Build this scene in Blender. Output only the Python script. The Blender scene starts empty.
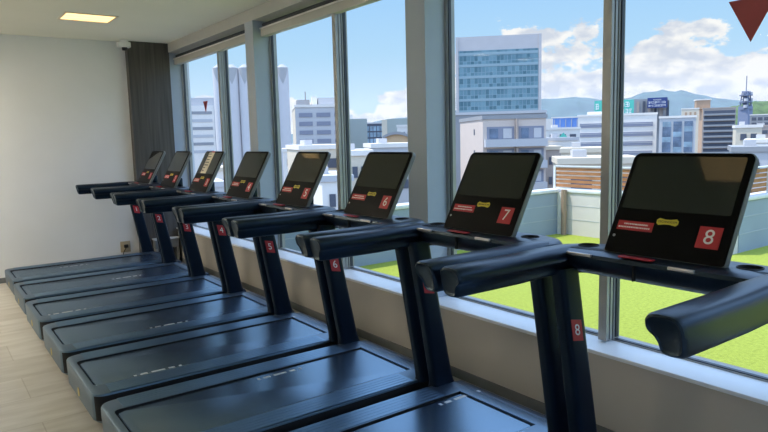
import bpy, bmesh, math, random
from mathutils import Vector, Matrix
random.seed(7)
sc = bpy.context.scene
COL = sc.collection

# ------------------------------------------------------------------ camera
F_PX, YAW, PITCH, ROLL, CAM_H = 637.3, 0.629579, 0.120988, -0.0248246, 1.66
fw = Vector((math.sin(YAW)*math.cos(PITCH), math.cos(YAW)*math.cos(PITCH), -math.sin(PITCH)))
r0 = Vector((math.cos(YAW), -math.sin(YAW), 0)); u0 = r0.cross(fw)
rt = math.cos(ROLL)*r0 + math.sin(ROLL)*u0
up = -math.sin(ROLL)*r0 + math.cos(ROLL)*u0
cd = bpy.data.cameras.new('camera'); cam = bpy.data.objects.new('camera', cd); COL.objects.link(cam)
cam.matrix_world = Matrix(((rt.x, up.x, -fw.x, 0), (rt.y, up.y, -fw.y, 0), (rt.z, up.z, -fw.z, CAM_H), (0, 0, 0, 1)))
cd.sensor_width = 36.0; cd.lens = 36.0*F_PX/768.0; cd.clip_start = 0.02; cd.clip_end = 40000
sc.camera = cam

# ------------------------------------------------------------------ view, world, sun
sc.view_settings.view_transform = 'Standard'; sc.view_settings.look = 'None'
sc.view_settings.exposure = 0.0; sc.view_settings.gamma = 1.0; sc.view_settings.use_curve_mapping = False
sc.cycles.use_denoising = True
sc.cycles.max_bounces = 8; sc.cycles.volume_bounces = 2; sc.cycles.diffuse_bounces = 5; sc.cycles.transparent_max_bounces = 24
sc.cycles.sample_clamp_indirect = 6.0

W = bpy.data.worlds.new('sky'); sc.world = W; W.use_nodes = True
nt = W.node_tree; nt.nodes.clear()
def N(t, tree=None, **k):
    n = (tree or nt).nodes.new(t)
    for a, b in k.items(): setattr(n, a, b)
    return n
def L(a, b, tree=None): (tree or nt).links.new(a, b)
def M_(op, a, b=None, tree=None, clamp=False):
    n = N('ShaderNodeMath', tree, operation=op, use_clamp=clamp)
    for i, v in enumerate((a, b)):
        if v is None: continue
        if isinstance(v, (int, float)): n.inputs[i].default_value = v
        else: L(v, n.inputs[i], tree)
    return n.outputs[0]
tc = N('ShaderNodeTexCoord'); sep = N('ShaderNodeSeparateXYZ'); L(tc.outputs['Generated'], sep.inputs[0])
grad = N('ShaderNodeValToRGB'); L(sep.outputs['Z'], grad.inputs[0])
e = grad.color_ramp.elements
e[0].position = 0.0; e[0].color = (0.62, 0.76, 0.93, 1)
e[1].position = 1.0; e[1].color = (1.05, 1.5, 2.35, 1)
for pos, c in ((0.05, (0.60, 0.79, 0.97, 1)), (0.13, (0.47, 0.73, 0.99, 1)), (0.23, (0.36, 0.64, 1.0, 1)), (0.36, (1.12, 1.66, 2.65, 1))):
    x = e.new(pos); x.color = c
# cumulus bank low over the horizon to the east, thin clouds elsewhere
mp = N('ShaderNodeMapping'); L(tc.outputs['Generated'], mp.inputs[0]); mp.inputs['Scale'].default_value = (1, 1, 1.9)
mp.inputs['Location'].default_value = (0.31, 0.12, 0.03)
n1 = N('ShaderNodeTexNoise'); L(mp.outputs[0], n1.inputs['Vector']); n1.inputs['Scale'].default_value = 12.0; n1.inputs['Detail'].default_value = 8; n1.inputs['Roughness'].default_value = 0.6
az = N('ShaderNodeVectorMath', operation='DOT_PRODUCT'); L(tc.outputs['Generated'], az.inputs[0])
_b = math.radians(53.5); az.inputs[1].default_value = (math.sin(_b), math.cos(_b), 0)
azm = N('ShaderNodeMapRange', interpolation_type='SMOOTHSTEP'); L(az.outputs['Value'], azm.inputs[0])
azm.inputs[1].default_value = 0.945; azm.inputs[2].default_value = 0.985; azm.inputs[3].default_value = 0.08; azm.inputs[4].default_value = 0.195
top = M_('SUBTRACT', 1.0, M_('DIVIDE', sep.outputs['Z'], azm.outputs[0]), clamp=True)
dens = M_('ADD', n1.outputs['Fac'], M_('SUBTRACT', M_('MULTIPLY', M_('POWER', top, 0.6), 0.62), 0.50))
cl = N('ShaderNodeMapRange', interpolation_type='SMOOTHSTEP'); L(dens, cl.inputs[0])
cl.inputs[1].default_value = 0.27; cl.inputs[2].default_value = 0.335
n2 = N('ShaderNodeTexNoise'); L(mp.outputs[0], n2.inputs['Vector']); n2.inputs['Scale'].default_value = 26; n2.inputs['Detail'].default_value = 5
ccol = N('ShaderNodeValToRGB'); L(n2.outputs['Fac'], ccol.inputs[0])
ccol.color_ramp.elements[0].position = 0.38; ccol.color_ramp.elements[0].color = (0.66, 0.71, 0.82, 1)
ccol.color_ramp.elements[1].position = 0.58; ccol.color_ramp.elements[1].color = (0.98, 0.97, 0.97, 1)
mix = N('ShaderNodeMix', data_type='RGBA'); L(cl.outputs[0], mix.inputs['Factor']); L(grad.outputs[0], mix.inputs['A']); L(ccol.outputs[0], mix.inputs['B'])
bg = N('ShaderNodeBackground'); L(mix.outputs['Result'], bg.inputs[0]); bg.inputs[1].default_value = 1.0
wo = N('ShaderNodeOutputWorld'); L(bg.outputs[0], wo.inputs[0])

SUN_DIR = Vector((-0.336, 0.282, 0.90)).normalized()
sd = bpy.data.lights.new('sun', 'SUN'); sd.energy = 4.4; sd.angle = 0.009; sd.color = (1.0, 0.94, 0.85)
so = bpy.data.objects.new('sun', sd); COL.objects.link(so)
so.rotation_euler = SUN_DIR.to_track_quat('Z', 'Y').to_euler(); so.location = (0, 20, 40)
FILL_LAMP = 66.0      # radiance of the added fill lamps out of view

# ------------------------------------------------------------------ materials
MATS = {}
def mat(name, col, rough=0.5, metal=0.0, var=0.08, scale=8.0, bump=0.0, bscale=60.0, spec=0.5, coat=0.0, stretch=(1, 1, 1), ior=1.5, tint=(1, 1, 1)):
    if name in MATS: return MATS[name]
    m = bpy.data.materials.new(name); m.use_nodes = True; t = m.node_tree
    b = t.nodes['Principled BSDF']
    b.inputs['Roughness'].default_value = rough; b.inputs['IOR'].default_value = ior; b.inputs['Specular Tint'].default_value = tuple(tint)+(1,); b.inputs['Metallic'].default_value = metal
    b.inputs['Specular IOR Level'].default_value = spec; b.inputs['Coat Weight'].default_value = coat
    co = N('ShaderNodeTexCoord', t); mpn = N('ShaderNodeMapping', t); L(co.outputs['Object'], mpn.inputs[0], t)
    mpn.inputs['Scale'].default_value = stretch
    nz = N('ShaderNodeTexNoise', t); L(mpn.outputs[0], nz.inputs['Vector'], t); nz.inputs['Scale'].default_value = scale; nz.inputs['Detail'].default_value = 4
    rp = N('ShaderNodeValToRGB', t); L(nz.outputs['Fac'], rp.inputs[0], t)
    rp.color_ramp.elements[0].position = 0.3; rp.color_ramp.elements[1].position = 0.7
    rp.color_ramp.elements[0].color = tuple(c*(1-var) for c in col)+(1,)
    rp.color_ramp.elements[1].color = tuple(min(1, c*(1+var)) for c in col)+(1,)
    L(rp.outputs[0], b.inputs['Base Color'], t)
    if bump:
        n3 = N('ShaderNodeTexNoise', t); L(mpn.outputs[0], n3.inputs['Vector'], t); n3.inputs['Scale'].default_value = bscale
        bp = N('ShaderNodeBump', t); bp.inputs['Strength'].default_value = bump; bp.inputs['Distance'].default_value = 0.01
        L(n3.outputs['Fac'], bp.inputs['Height'], t); L(bp.outputs[0], b.inputs['Normal'], t)
    MATS[name] = m; return m
def emit(name, col, s):
    m = bpy.data.materials.new(name); m.use_nodes = True; t = m.node_tree
    b = t.nodes['Principled BSDF']; b.inputs['Base Color'].default_value = col+(1,)
    b.inputs['Emission Color'].default_value = col+(1,); b.inputs['Emission Strength'].default_value = s
    MATS[name] = m; return m
def ramp_mat(name, build):
    m = bpy.data.materials.new(name); m.use_nodes = True; build(m.node_tree, m.node_tree.nodes['Principled BSDF']); MATS[name] = m; return m

m_plastic = mat('black_plastic', (0.003, 0.006, 0.015), 0.36, var=0.1, spec=0.6, tint=(0.55, 0.78, 1.0))
m_post = mat('post_plastic', (0.003, 0.006, 0.014), 0.42, var=0.1, spec=0.25, tint=(0.5, 0.75, 1.0))
m_frame = mat('charcoal_frame', (0.015, 0.023, 0.043), 0.36, var=0.1, ior=2.6, tint=(0.52, 0.78, 1.0))
m_rib = mat('charcoal_ribbed', (0.020, 0.036, 0.076), 0.33, var=0.1, ior=3.5, tint=(0.52, 0.78, 1.0))
m_belt = mat('running_belt', (0.012, 0.020, 0.042), 0.27, ior=3.1, tint=(0.52, 0.78, 1.0), var=0.12, scale=4, stretch=(0.4, 3, 1))
m_black = mat('matt_black', (0.004, 0.004, 0.005), 0.7)
m_bezel = mat('console_bezel', (0.0030, 0.0031, 0.0036), 0.45, spec=0.06)
m_edge = mat('console_edge', (0.16, 0.17, 0.165), 0.4)
m_screen = mat('screen_glass', (0.017, 0.020, 0.0175), 0.05, spec=0.34, var=0.03)
m_red = mat('red_sticker', (0.42, 0.014, 0.024), 0.5)
m_white = mat('white_print', (0.80, 0.78, 0.76), 0.5)
m_yellow = mat('yellow_badge', (0.62, 0.50, 0.04), 0.45)
m_silver = mat('silver_key', (0.55, 0.52, 0.52), 0.3, metal=0.6)
m_mark = mat('belt_print', (0.50, 0.52, 0.54), 0.5)
m_cream = mat('cream_display', (0.62, 0.56, 0.44), 0.7)
m_gold = mat('tan_sticker', (0.50, 0.40, 0.14), 0.5)
m_alu = mat('aluminium', (0.36, 0.36, 0.35), 0.42, metal=0.35)
m_alud = mat('dark_gasket', (0.035, 0.042, 0.055), 0.5)
m_sill = mat('sill_white', (0.80, 0.81, 0.83), 0.38, var=0.02)
m_wall = mat('white_wall', (0.77, 0.775, 0.785), 0.85, var=0.015, scale=3, bump=0.04, bscale=140)
m_lowwall = mat('shaded_wall', (0.50, 0.455, 0.40), 0.8, var=0.03, scale=3, bump=0.04, bscale=140)  # same off-white wall, its shade under the windows put into the colour
m_ceil = mat('ceiling_paint', (0.78, 0.765, 0.66), 0.9, var=0.015, scale=2)
m_pier = mat('pier_paint', (0.42, 0.47, 0.54), 0.75, var=0.015)
m_base = mat('grey_baseboard', (0.16, 0.165, 0.17), 0.5)
m_blind = mat('blind_cassette', (0.50, 0.485, 0.44), 0.5, var=0.02)
m_conc_sun = mat('parapet_sunlit', (0.60, 0.56, 0.53), 0.8, var=0.05, scale=2)  # lighter parapet tone, sunlight on the wall below the fence painted in
m_conc = mat('parapet_paint', (0.27, 0.32, 0.38), 0.8, var=0.05, scale=2)
m_cap = mat('parapet_cap', (0.66, 0.68, 0.68), 0.6)

def _wood(t, b):
    co = N('ShaderNodeTexCoord', t); mpn = N('ShaderNodeMapping', t); L(co.outputs['Object'], mpn.inputs[0], t); mpn.inputs['Scale'].default_value = (22, 22, 0.8)
    nz = N('ShaderNodeTexNoise', t); L(mpn.outputs[0], nz.inputs['Vector'], t); nz.inputs['Scale'].default_value = 1.4; nz.inputs['Detail'].default_value = 6
    rp = N('ShaderNodeValToRGB', t); L(nz.outputs['Fac'], rp.inputs[0], t)
    rp.color_ramp.elements[0].position = 0.3; rp.color_ramp.elements[0].color = (0.040, 0.034, 0.029, 1)
    rp.color_ramp.elements[1].position = 0.72; rp.color_ramp.elements[1].color = (0.095, 0.083, 0.074, 1)
    L(rp.outputs[0], b.inputs['Base Color'], t); b.inputs['Roughness'].default_value = 0.4
m_wood = ramp_mat('dark_wood', _wood)
def _floor(t, b):
    co = N('ShaderNodeTexCoord', t); mpn = N('ShaderNodeMapping', t); L(co.outputs['Object'], mpn.inputs[0], t); mpn.inputs['Rotation'].default_value = (0, 0, 0)
    br = N('ShaderNodeTexBrick', t); L(mpn.outputs[0], br.inputs['Vector'], t)
    br.inputs['Color1'].default_value = (0.56, 0.525, 0.47, 1); br.inputs['Color2'].default_value = (0.62, 0.59, 0.54, 1); br.inputs['Mortar'].default_value = (0.46, 0.42, 0.36, 1)
    br.inputs['Scale'].default_value = 1.0; br.inputs['Mortar Size'].default_value = 0.004; br.inputs['Brick Width'].default_value = 0.95; br.inputs['Row Height'].default_value = 0.47
    nz = N('ShaderNodeTexNoise', t); m2 = N('ShaderNodeMapping', t); L(co.outputs['Object'], m2.inputs[0], t); m2.inputs['Scale'].default_value = (1.2, 5, 1)
    L(m2.outputs[0], nz.inputs['Vector'], t); nz.inputs['Scale'].default_value = 2.2; nz.inputs['Detail'].default_value = 6
    mx = N('ShaderNodeMix', t, data_type='RGBA', blend_type='MULTIPLY'); mx.inputs['Factor'].default_value = 0.55
    rp = N('ShaderNodeValToRGB', t); L(nz.outputs['Fac'], rp.inputs[0], t); rp.color_ramp.elements[0].position = 0.3; rp.color_ramp.elements[0].color = (0.62, 0.58, 0.52, 1); rp.color_ramp.elements[1].position = 0.65; rp.color_ramp.elements[1].color = (1, 1, 1, 1)
    L(br.outputs['Color'], mx.inputs['A'], t); L(rp.outputs[0], mx.inputs['B'], t); L(mx.outputs['Result'], b.inputs['Base Color'], t); b.inputs['Roughness'].default_value = 0.35
m_floor = ramp_mat('stone_tile_floor', _floor)
def _grass(t, b):
    co = N('ShaderNodeTexCoord', t); nz = N('ShaderNodeTexNoise', t); L(co.outputs['Object'], nz.inputs['Vector'], t); nz.inputs['Scale'].default_value = 30; nz.inputs['Detail'].default_value = 8; nz.inputs['Roughness'].default_value = 0.75
    rp = N('ShaderNodeValToRGB', t); L(nz.outputs['Fac'], rp.inputs[0], t)
    rp.color_ramp.elements[0].position = 0.36; rp.color_ramp.elements[0].color = (0.20, 0.245, 0.018, 1)
    rp.color_ramp.elements[1].position = 0.62; rp.color_ramp.elements[1].color = (0.32, 0.375, 0.042, 1)
    L(rp.outputs[0], b.inputs['Base Color'], t); b.inputs['Roughness'].default_value = 0.9
    bp = N('ShaderNodeBump', t); bp.inputs['Strength'].default_value = 0.25; bp.inputs['Distance'].default_value = 0.02; L(nz.outputs['Fac'], bp.inputs['Height'], t); L(bp.outputs[0], b.inputs['Normal'], t)
m_grass = ramp_mat('artificial_turf', _grass)
def _glass():
    m = bpy.data.materials.new('window_glass'); m.use_nodes = True; t = m.node_tree; t.nodes.clear()
    tr = N('ShaderNodeBsdfTransparent', t); tr.inputs[0].default_value = (0.985, 0.995, 0.99, 1)
    gl = N('ShaderNodeBsdfGlossy', t); gl.inputs['Roughness'].default_value = 0.0
    mx = N('ShaderNodeMixShader', t); mx.inputs[0].default_value = 0.0012
    L(tr.outputs[0], mx.inputs[1], t); L(gl.outputs[0], mx.inputs[2], t)
    o = N('ShaderNodeOutputMaterial', t); L(mx.outputs[0], o.inputs[0], t); return m
m_glass = _glass()
m_diff = emit('lamp_diffuser', (1.0, 0.70, 0.34), 1.5)
m_fill_diff = emit('fill_lamp_diffuser', (1.0, 0.91, 0.74), FILL_LAMP)
m_lampmetal = mat('lamp_reflector', (0.70, 0.62, 0.46), 0.35, var=0.02)

# ------------------------------------------------------------------ mesh helpers
class MB:
    def __init__(s): s.v = []; s.f = []; s.m = []
    def add(s, vs, fs, mi=0, xf=None):
        o = len(s.v)
        s.v += [tuple(xf @ Vector(q)) if xf is not None else tuple(q) for q in vs]
        s.f += [tuple(i+o for i in f) for f in fs]; s.m += [mi]*len(fs); return s
    def box(s, x0, x1, y0, y1, z0, z1, mi=0, bev=0.0, seg=2, xf=None):
        if bev <= 0:
            vs = [(x, y, z) for z in (z0, z1) for y in (y0, y1) for x in (x0, x1)]
            return s.add(vs, [(0, 2, 3, 1), (4, 5, 7, 6), (0, 1, 5, 4), (2, 6, 7, 3), (0, 4, 6, 2), (1, 3, 7, 5)], mi, xf)
        bm = bmesh.new(); bmesh.ops.create_cube(bm, size=1.0)
        for v in bm.verts: v.co = ((x0+x1)/2+v.co.x*(x1-x0), (y0+y1)/2+v.co.y*(y1-y0), (z0+z1)/2+v.co.z*(z1-z0))
        bmesh.ops.bevel(bm, geom=bm.edges[:], offset=bev, segments=seg, profile=0.5, affect='EDGES')
        bm.verts.index_update(); s.add([v.co[:] for v in bm.verts], [[v.index for v in f.verts] for f in bm.faces], mi, xf); bm.free(); return s
    def loft(s, loops, mi=0, cap0=True, cap1=True, xf=None, closed=False):
        n = len(loops[0]); vs = [p for lp in loops for p in lp]; fs = []
        k = len(loops)
        for a in range(k if closed else k-1):
            b = (a+1) % k
            for i in range(n):
                j = (i+1) % n; fs.append((a*n+i, a*n+j, b*n+j, b*n+i))
        if not closed:
            if cap0: fs.append(tuple(range(n-1, -1, -1)))
            if cap1: fs.append(tuple((k-1)*n+i for i in range(n)))
        return s.add(vs, fs, mi, xf)
    def cyl(s, c, r, h, n=24, mi=0, r2=None, bev=0.0, xf=None):
        r2 = r if r2 is None else r2
        ring = lambda rr_, z: [(c[0]+rr_*math.cos(2*math.pi*i/n), c[1]+rr_*math.sin(2*math.pi*i/n), c[2]+z) for i in range(n)]
        lp = [ring(r, 0)]
        if bev: lp += [ring(r2, h-bev), ring(r2-bev*0.3, h-bev*0.3), ring(r2-bev, h)]
        else: lp += [ring(r2, h)]
        return s.loft(lp, mi, xf=xf)
    def tube(s, pts, r, n=10, mi=0):
        pts = [Vector(q) for q in pts]; lp = []
        for i, q in enumerate(pts):
            d = (pts[min(i+1, len(pts)-1)]-pts[max(i-1, 0)]).normalized()
            a = d.orthogonal().normalized() if i == 0 else (a - d*a.dot(d)).normalized()
            b = d.cross(a); lp.append([tuple(q+r*(math.cos(2*math.pi*k/n)*a+math.sin(2*math.pi*k/n)*b)) for k in range(n)])
        return s.loft(lp, mi)
    def text(s, body, size, xf, mi=0, ext=0.0004):
        cu = bpy.data.curves.new('t', 'FONT'); cu.body = body; cu.size = size; cu.align_x = 'CENTER'; cu.align_y = 'CENTER'; cu.extrude = ext
        o = bpy.data.objects.new('t', cu); COL.objects.link(o)
        dg = bpy.context.evaluated_depsgraph_get(); me = bpy.data.meshes.new_from_object(o.evaluated_get(dg))
        s.add([v.co[:] for v in me.vertices], [tuple(q.vertices) for q in me.polygons], mi, xf)
        bpy.data.objects.remove(o); bpy.data.curves.remove(cu); bpy.data.meshes.remove(me); return s
    def build(s, name, mats, parent=None, angle=35, loc=None):
        me = bpy.data.meshes.new(name); me.from_pydata(s.v, [], s.f)
        for m in (mats if isinstance(mats, (list, tuple)) else [mats]): me.materials.append(m)
        me.polygons.foreach_set('material_index', s.m)
        bm = bmesh.new(); bm.from_mesh(me); bmesh.ops.recalc_face_normals(bm, faces=bm.faces); bm.to_mesh(me); bm.free()
        me.polygons.foreach_set('use_smooth', [True]*len(me.polygons)); me.set_sharp_from_angle(angle=math.radians(angle)); me.update()
        o = bpy.data.objects.new(name, me); COL.objects.link(o)
        if parent: o.parent = parent
        if loc: o.location = loc
        return o
def rr(x0, x1, y0, y1, r, n=6):
    """rounded rectangle, r = radii at (x0,y0),(x1,y0),(x1,y1),(x0,y1)"""
    r = r if isinstance(r, (list, tuple)) else (r,)*4; out = []
    for (cx, cy, a0, q) in ((x0+r[0], y0+r[0], math.pi, r[0]), (x1-r[1], y0+r[1], 1.5*math.pi, r[1]), (x1-r[2], y1-r[2], 0, r[2]), (x0+r[3], y1-r[3], 0.5*math.pi, r[3])):
        for k in range(n+1):
            a = a0+0.5*math.pi*k/n; out.append((cx+q*math.cos(a), cy+q*math.sin(a)))
    return out
def lift(lp, z): return [(x, y, z) for x, y in lp]
def smooth2d(pts, k=5):
    n = len(pts); out = []
    for i in range(n):
        p0, p1, p2, p3 = (Vector(pts[(i+j-1) % n]) for j in range(4))
        for t in [q/k for q in range(k)]:
            out.append(tuple(0.5*((2*p1)+(p2-p0)*t+(2*p0-5*p1+4*p2-p3)*t*t+(3*p1-p0-3*p2+p3)*t**3)))
    return out
def tag(o, label=None, cat=None, group=None, kind=None):
    for k, v in (('label', label), ('category', cat), ('group', group), ('kind', kind)):
        if v: o[k] = v
    return o
def empty(name, loc=(0, 0, 0), rz=0.0):
    o = bpy.data.objects.new(name, None); COL.objects.link(o); o.location = loc; o.rotation_euler = (0, 0, rz); o.empty_display_size = 0.1; return o
def frame(origin, right, upv):
    right = Vector(right).normalized(); upv = Vector(upv).normalized(); nn = right.cross(upv)
    return Matrix(((right.x, upv.x, nn.x, origin[0]), (right.y, upv.y, nn.y, origin[1]), (right.z, upv.z, nn.z, origin[2]), (0, 0, 0, 1)))
def pix(px, py, D):
    """the point D metres along the view axis behind pixel (px, py)"""
    return Vector((0, 0, CAM_H)) + D*(fw + (px-384)/F_PX*rt - (py-216)/F_PX*up)

# ------------------------------------------------------------------ room shell
CEIL, XW, YB, YF_, XL = 3.02, 2.90, 9.05, -2.6, -5.5
GX = 3.12
def struct(name, mb, m, label=None, parent=None, **k):
    o = mb.build(name, m, parent, **k)
    if parent is None: tag(o, label, kind='structure')
    return o
struct('floor', MB().box(XL, XW+0.25, YF_, YB+0.1, -0.2, 0.0), m_floor, 'beige stone tile floor')
struct('ceiling', MB().box(XL, XW+0.02, YF_, YB+0.1, CEIL, CEIL+0.2), m_ceil, 'pale grey flat ceiling')
struct('trim_10', MB().box(XW+0.02, 3.24, YF_, YB+0.1, CEIL-0.12, CEIL+0.2), mat('beam_paint', (0.50, 0.50, 0.47), 0.85, var=0.015), 'grey dropped beam over the windows')
struct('wall_back', MB().box(XL, 3.24, YB, YB+0.2, 0, CEIL), m_wall, 'plain white end wall')
struct('wall_left', MB().box(XL-0.2, XL, YF_, YB+0.2, 0, CEIL), m_wall, 'white wall opposite the windows')
struct('wall_front', MB().box(XL, -4.6, YF_-0.2, YF_, 0, CEIL).box(2.5, 3.24, YF_-0.2, YF_, 0, CEIL).box(-4.6, 2.5, YF_-0.2, YF_, 0, 0.45).box(-4.6, 2.5, YF_-0.2, YF_, 2.75, CEIL), m_wall, 'white wall behind the camera')
struct('wall_right', MB().box(XW, 3.24, YF_, YB, -0.2, 0.478), m_lowwall, 'low wall under the windows with shade in its colour')
struct('baseboard_back', MB().box(XL, 2.36, YB-0.012, YB, 0, 0.065), m_base, 'dark grey baseboard along the end wall')
struct('baseboard_right', MB().box(XW-0.010, XW, YF_, YB-0.13, 0, 0.065), m_base, 'dark grey baseboard under the windows')
struct('trim_1', MB().box(2.385, XW+0.03, 8.93, YB, 0, CEIL), m_wood, 'dark wood grain panel in the corner')
struct('trim_2', MB().box(XW-0.022, GX+0.03, YF_, YB-0.12, 0.468, 0.490, bev=0.004), m_sill, 'long white window sill')

# piers between the windows
for k, (y0, y1, lab) in enumerate(((3.475, 3.69, 'grey pier between the first and second windows from the right'), (6.225, 6.42, 'grey pier between the middle and the far windows'),
                                   (8.965, 9.05, 'narrow pier at the far end of the windows'), (0.725, 0.94, 'pier at the near end of the windows'), (-2.03, -1.81, 'pier beside the camera'))):
    struct('trim_%d' % (k+3), MB().box(2.92, GX+0.01, y0, y1, 0.488, CEIL-0.12), m_pier, lab)

# windows: aluminium frame with gaskets, centre mullion, two panes
bays = [(0.94, 3.475, 2.10), (3.69, 6.225, 4.834), (6.42, 8.965, 7.46), (-1.81, 0.725, -0.55)]
for k, (y0, y1, ym) in enumerate(bays):
    w = empty('window_%d' % (k+1), (GX, (y0+y1)/2, 0.49)); tag(w, kind='structure')
    w['label'] = ['tall window beside the numbers seven and eight treadmills', 'tall window behind the numbers five and six treadmills', 'far tall window behind the numbers two and three treadmills', 'window beside the camera'][k]
    ox, oy, oz = GX, (y0+y1)/2, 0.49
    def P(mb, a): return mb.box(a[0]-ox, a[1]-ox, a[2]-oy, a[3]-oy, a[4]-oz, a[5]-oz)
    f = MB()
    for yy in (y0, y1-0.03): P(f, (GX-0.02, GX+0.05, yy, yy+0.03, 0.49, 2.9))
    P(f, (GX-0.02, GX+0.05, y0+0.03, y1-0.03, 0.49, 0.497)); P(f, (GX-0.02, GX+0.05, y0+0.03, y1-0.03, 2.86, 2.9))
    f.build('window_frame', m_alu, w)
    g = MB()
    for yy in (y0+0.03, y1-0.038): P(g, (GX-0.012, GX+0.012, yy, yy+0.008, 0.512, 2.86))
    P(g, (GX-0.012, GX+0.012, y0+0.038, y1-0.038, 0.497, 0.502))
    for yy in (ym-0.036, ym+0.028): P(g, (GX-0.012, GX+0.012, yy, yy+0.008, 0.512, 2.86))
    g.build('gasket', m_alud, w)
    mu = MB(); P(mu, (3.03, 3.052, ym-0.026, ym+0.026, 0.50, 2.88)); P(mu, (3.052, 3.066, ym-0.018, ym+0.018, 0.50, 2.88)); P(mu, (3.066, 3.084, ym-0.026, ym+0.026, 0.50, 2.88))
    P(mu, (3.084, 3.094, ym-0.017, ym+0.017, 0.50, 2.88)); P(mu, (3.094, 3.15, ym-0.028, ym+0.028, 0.50, 2.88))
    mu.build('mullion', m_alu, w)
    for a, b in ((y0+0.032, ym-0.03), (ym+0.03, y1-0.032)):
        p = MB(); P(p, (GX-0.003, GX+0.003, a, b, 0.499, 2.858)); p.build('pane', m_glass, w)

w = empty('window_5', (-1.05, YF_-0.1, 0.45)); tag(w, 'wide window added behind the camera for fill daylight', kind='structure')  # unseen window added to let more daylight into the room
f = MB()
for xx in (-3.55, -1.2, 1.15, 3.49): f.box(xx, xx+0.06, -0.05, 0.05, 0, 2.3)
f.box(-3.49, 3.49, -0.05, 0.05, 0, 0.05); f.box(-3.49, 3.49, -0.05, 0.05, 2.25, 2.3); f.build('window_frame', m_alu, w)
for a in (-3.49, -1.14, 1.21): MB().box(a, a+2.29, -0.003, 0.003, 0.05, 2.25).build('pane', m_glass, w)
# roller blind cassettes under the dropped ceiling edge
for k, (y0, y1, ym) in enumerate(bays):
    lab = ['rolled up blind in its cassette above the rightmost window', 'rolled up blind in its cassette above the middle window', 'rolled up blind in its cassette above the far window by the wood panel', 'rolled up blind in its cassette above the window beside the camera'][k]
    b = empty('roller_blind', (3.0, (y0+y1)/2, 2.74)); tag(b, lab, 'blind', 'roller blinds')
    h = (y1-y0)/2-0.012
    MB().box(0.0, 0.075, -h, h, 0.0, 0.085, bev=0.006).build('cassette', m_blind, b)
    MB().box(-0.012, 0.0, -h, h, 0.072, 0.086, bev=0.002).build('front_rail', mat('blind_rail', (0.78, 0.77, 0.74), 0.35), b)
    lp = [[(0.045+0.022*math.cos(a), y, 0.118+0.022*math.sin(a)) for a in [2*math.pi*i/16 for i in range(16)]] for y in (-h, h)]
    MB().loft(lp).build('roller', m_alud, b)

# ------------------------------------------------------------------ ceiling lights
def ceiling_light(x, y, label, group=None, m_diff=m_diff):
    o = empty('ceiling_light', (x, y, CEIL)); tag(o, label, 'light', group)
    f = MB()
    a, b = 0.26, 0.22
    for (x0, x1, y0, y1) in ((-a, a, -b, -b+0.02), (-a, a, b-0.02, b), (-a, -a+0.02, -b+0.02, b-0.02), (a-0.02, a, -b+0.02, b-0.02)):
        f.box(x0, x1, y0, y1, -0.008, 0.0)
    f.build('frame', m_lampmetal, o)
    MB().box(-a+0.02, a-0.02, -b+0.02, b-0.02, -0.003, -0.001).build('diffuser', m_diff, o)
    for yy in (-0.075, 0.075):
        lp = [[(xx, yy+0.02*math.cos(t), -0.004+0.010*math.sin(t)) for t in [2*math.pi*i/12 for i in range(12)]] for xx in (-a+0.03, a-0.03)]
        MB().loft(lp).build('tube', m_diff, o)
    return o
ceiling_light(1.62, 7.50, 'recessed warm ceiling light near the end wall')
ceiling_light(1.50, 2.02, 'recessed warm ceiling light mirrored in the screen of treadmill eight')
for x in (-0.6, -1.7, -2.8, -3.9):  # lamps added out of view to brighten the room
    for y in (7.9, 4.2) if x < -3 else (7.9,):
        ceiling_light(x, y, 'added fill light over the open floor left of the frame', 'added fill lights over the open floor', m_fill_diff)

# dome camera near the panel
c = empty('security_camera', (2.33, 8.86, CEIL)); tag(c, 'small white security camera on the ceiling beside the wood panel', 'camera')
MB().cyl((0, 0, -0.03), 0.055, 0.03, 24).build('mount', m_white, c)
MB().box(-0.085, 0.075, -0.045, 0.045, -0.10, -0.03, bev=0.012).build('housing', m_white, c)
MB().cyl((0.0, -0.01, -0.135), 0.030, 0.035, 20, r2=0.036).build('lens', m_black, c)

# outlet with plug
c = empty('wall_outlet', (2.205, YB, 0.28)); tag(c, 'beige wall outlet with a black plug beside the wood panel', 'outlet')
MB().box(-0.065, 0.065, -0.012, 0.0, -0.075, 0.075, bev=0.004).build('plate', mat('outlet_beige', (0.40, 0.33, 0.22), 0.5), c)
pl = MB().box(-0.022, 0.028, -0.055, -0.012, -0.012, 0.032, bev=0.006).build('plug', m_black, c)
MB().tube([(0.0, -0.05, -0.01), (-0.02, -0.06, -0.03), (-0.045, -0.055, -0.08), (-0.055, -0.05, -0.16), (-0.05, -0.04, -0.27)], 0.005).build('cord', m_black, pl)
# low grey bench by the panel
c = empty('low_bench', (2.70, 8.86, 0)); tag(c, 'low grey bench in the corner below the wood panel', 'bench')
MB().box(-0.17, 0.17, -0.065, 0.065, 0.35, 0.368, bev=0.003).build('top', mat('bench_top', (0.62, 0.63, 0.63), 0.4), c)
MB().box(-0.16, 0.16, -0.06, 0.06, 0.235, 0.35).build('body', mat('bench_grey', (0.20, 0.21, 0.22), 0.5), c)
for sx in (-1, 1): MB().box(sx*0.14-0.014, sx*0.14+0.014, -0.055, 0.055, 0, 0.235).build('leg', m_alu, c)

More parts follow.
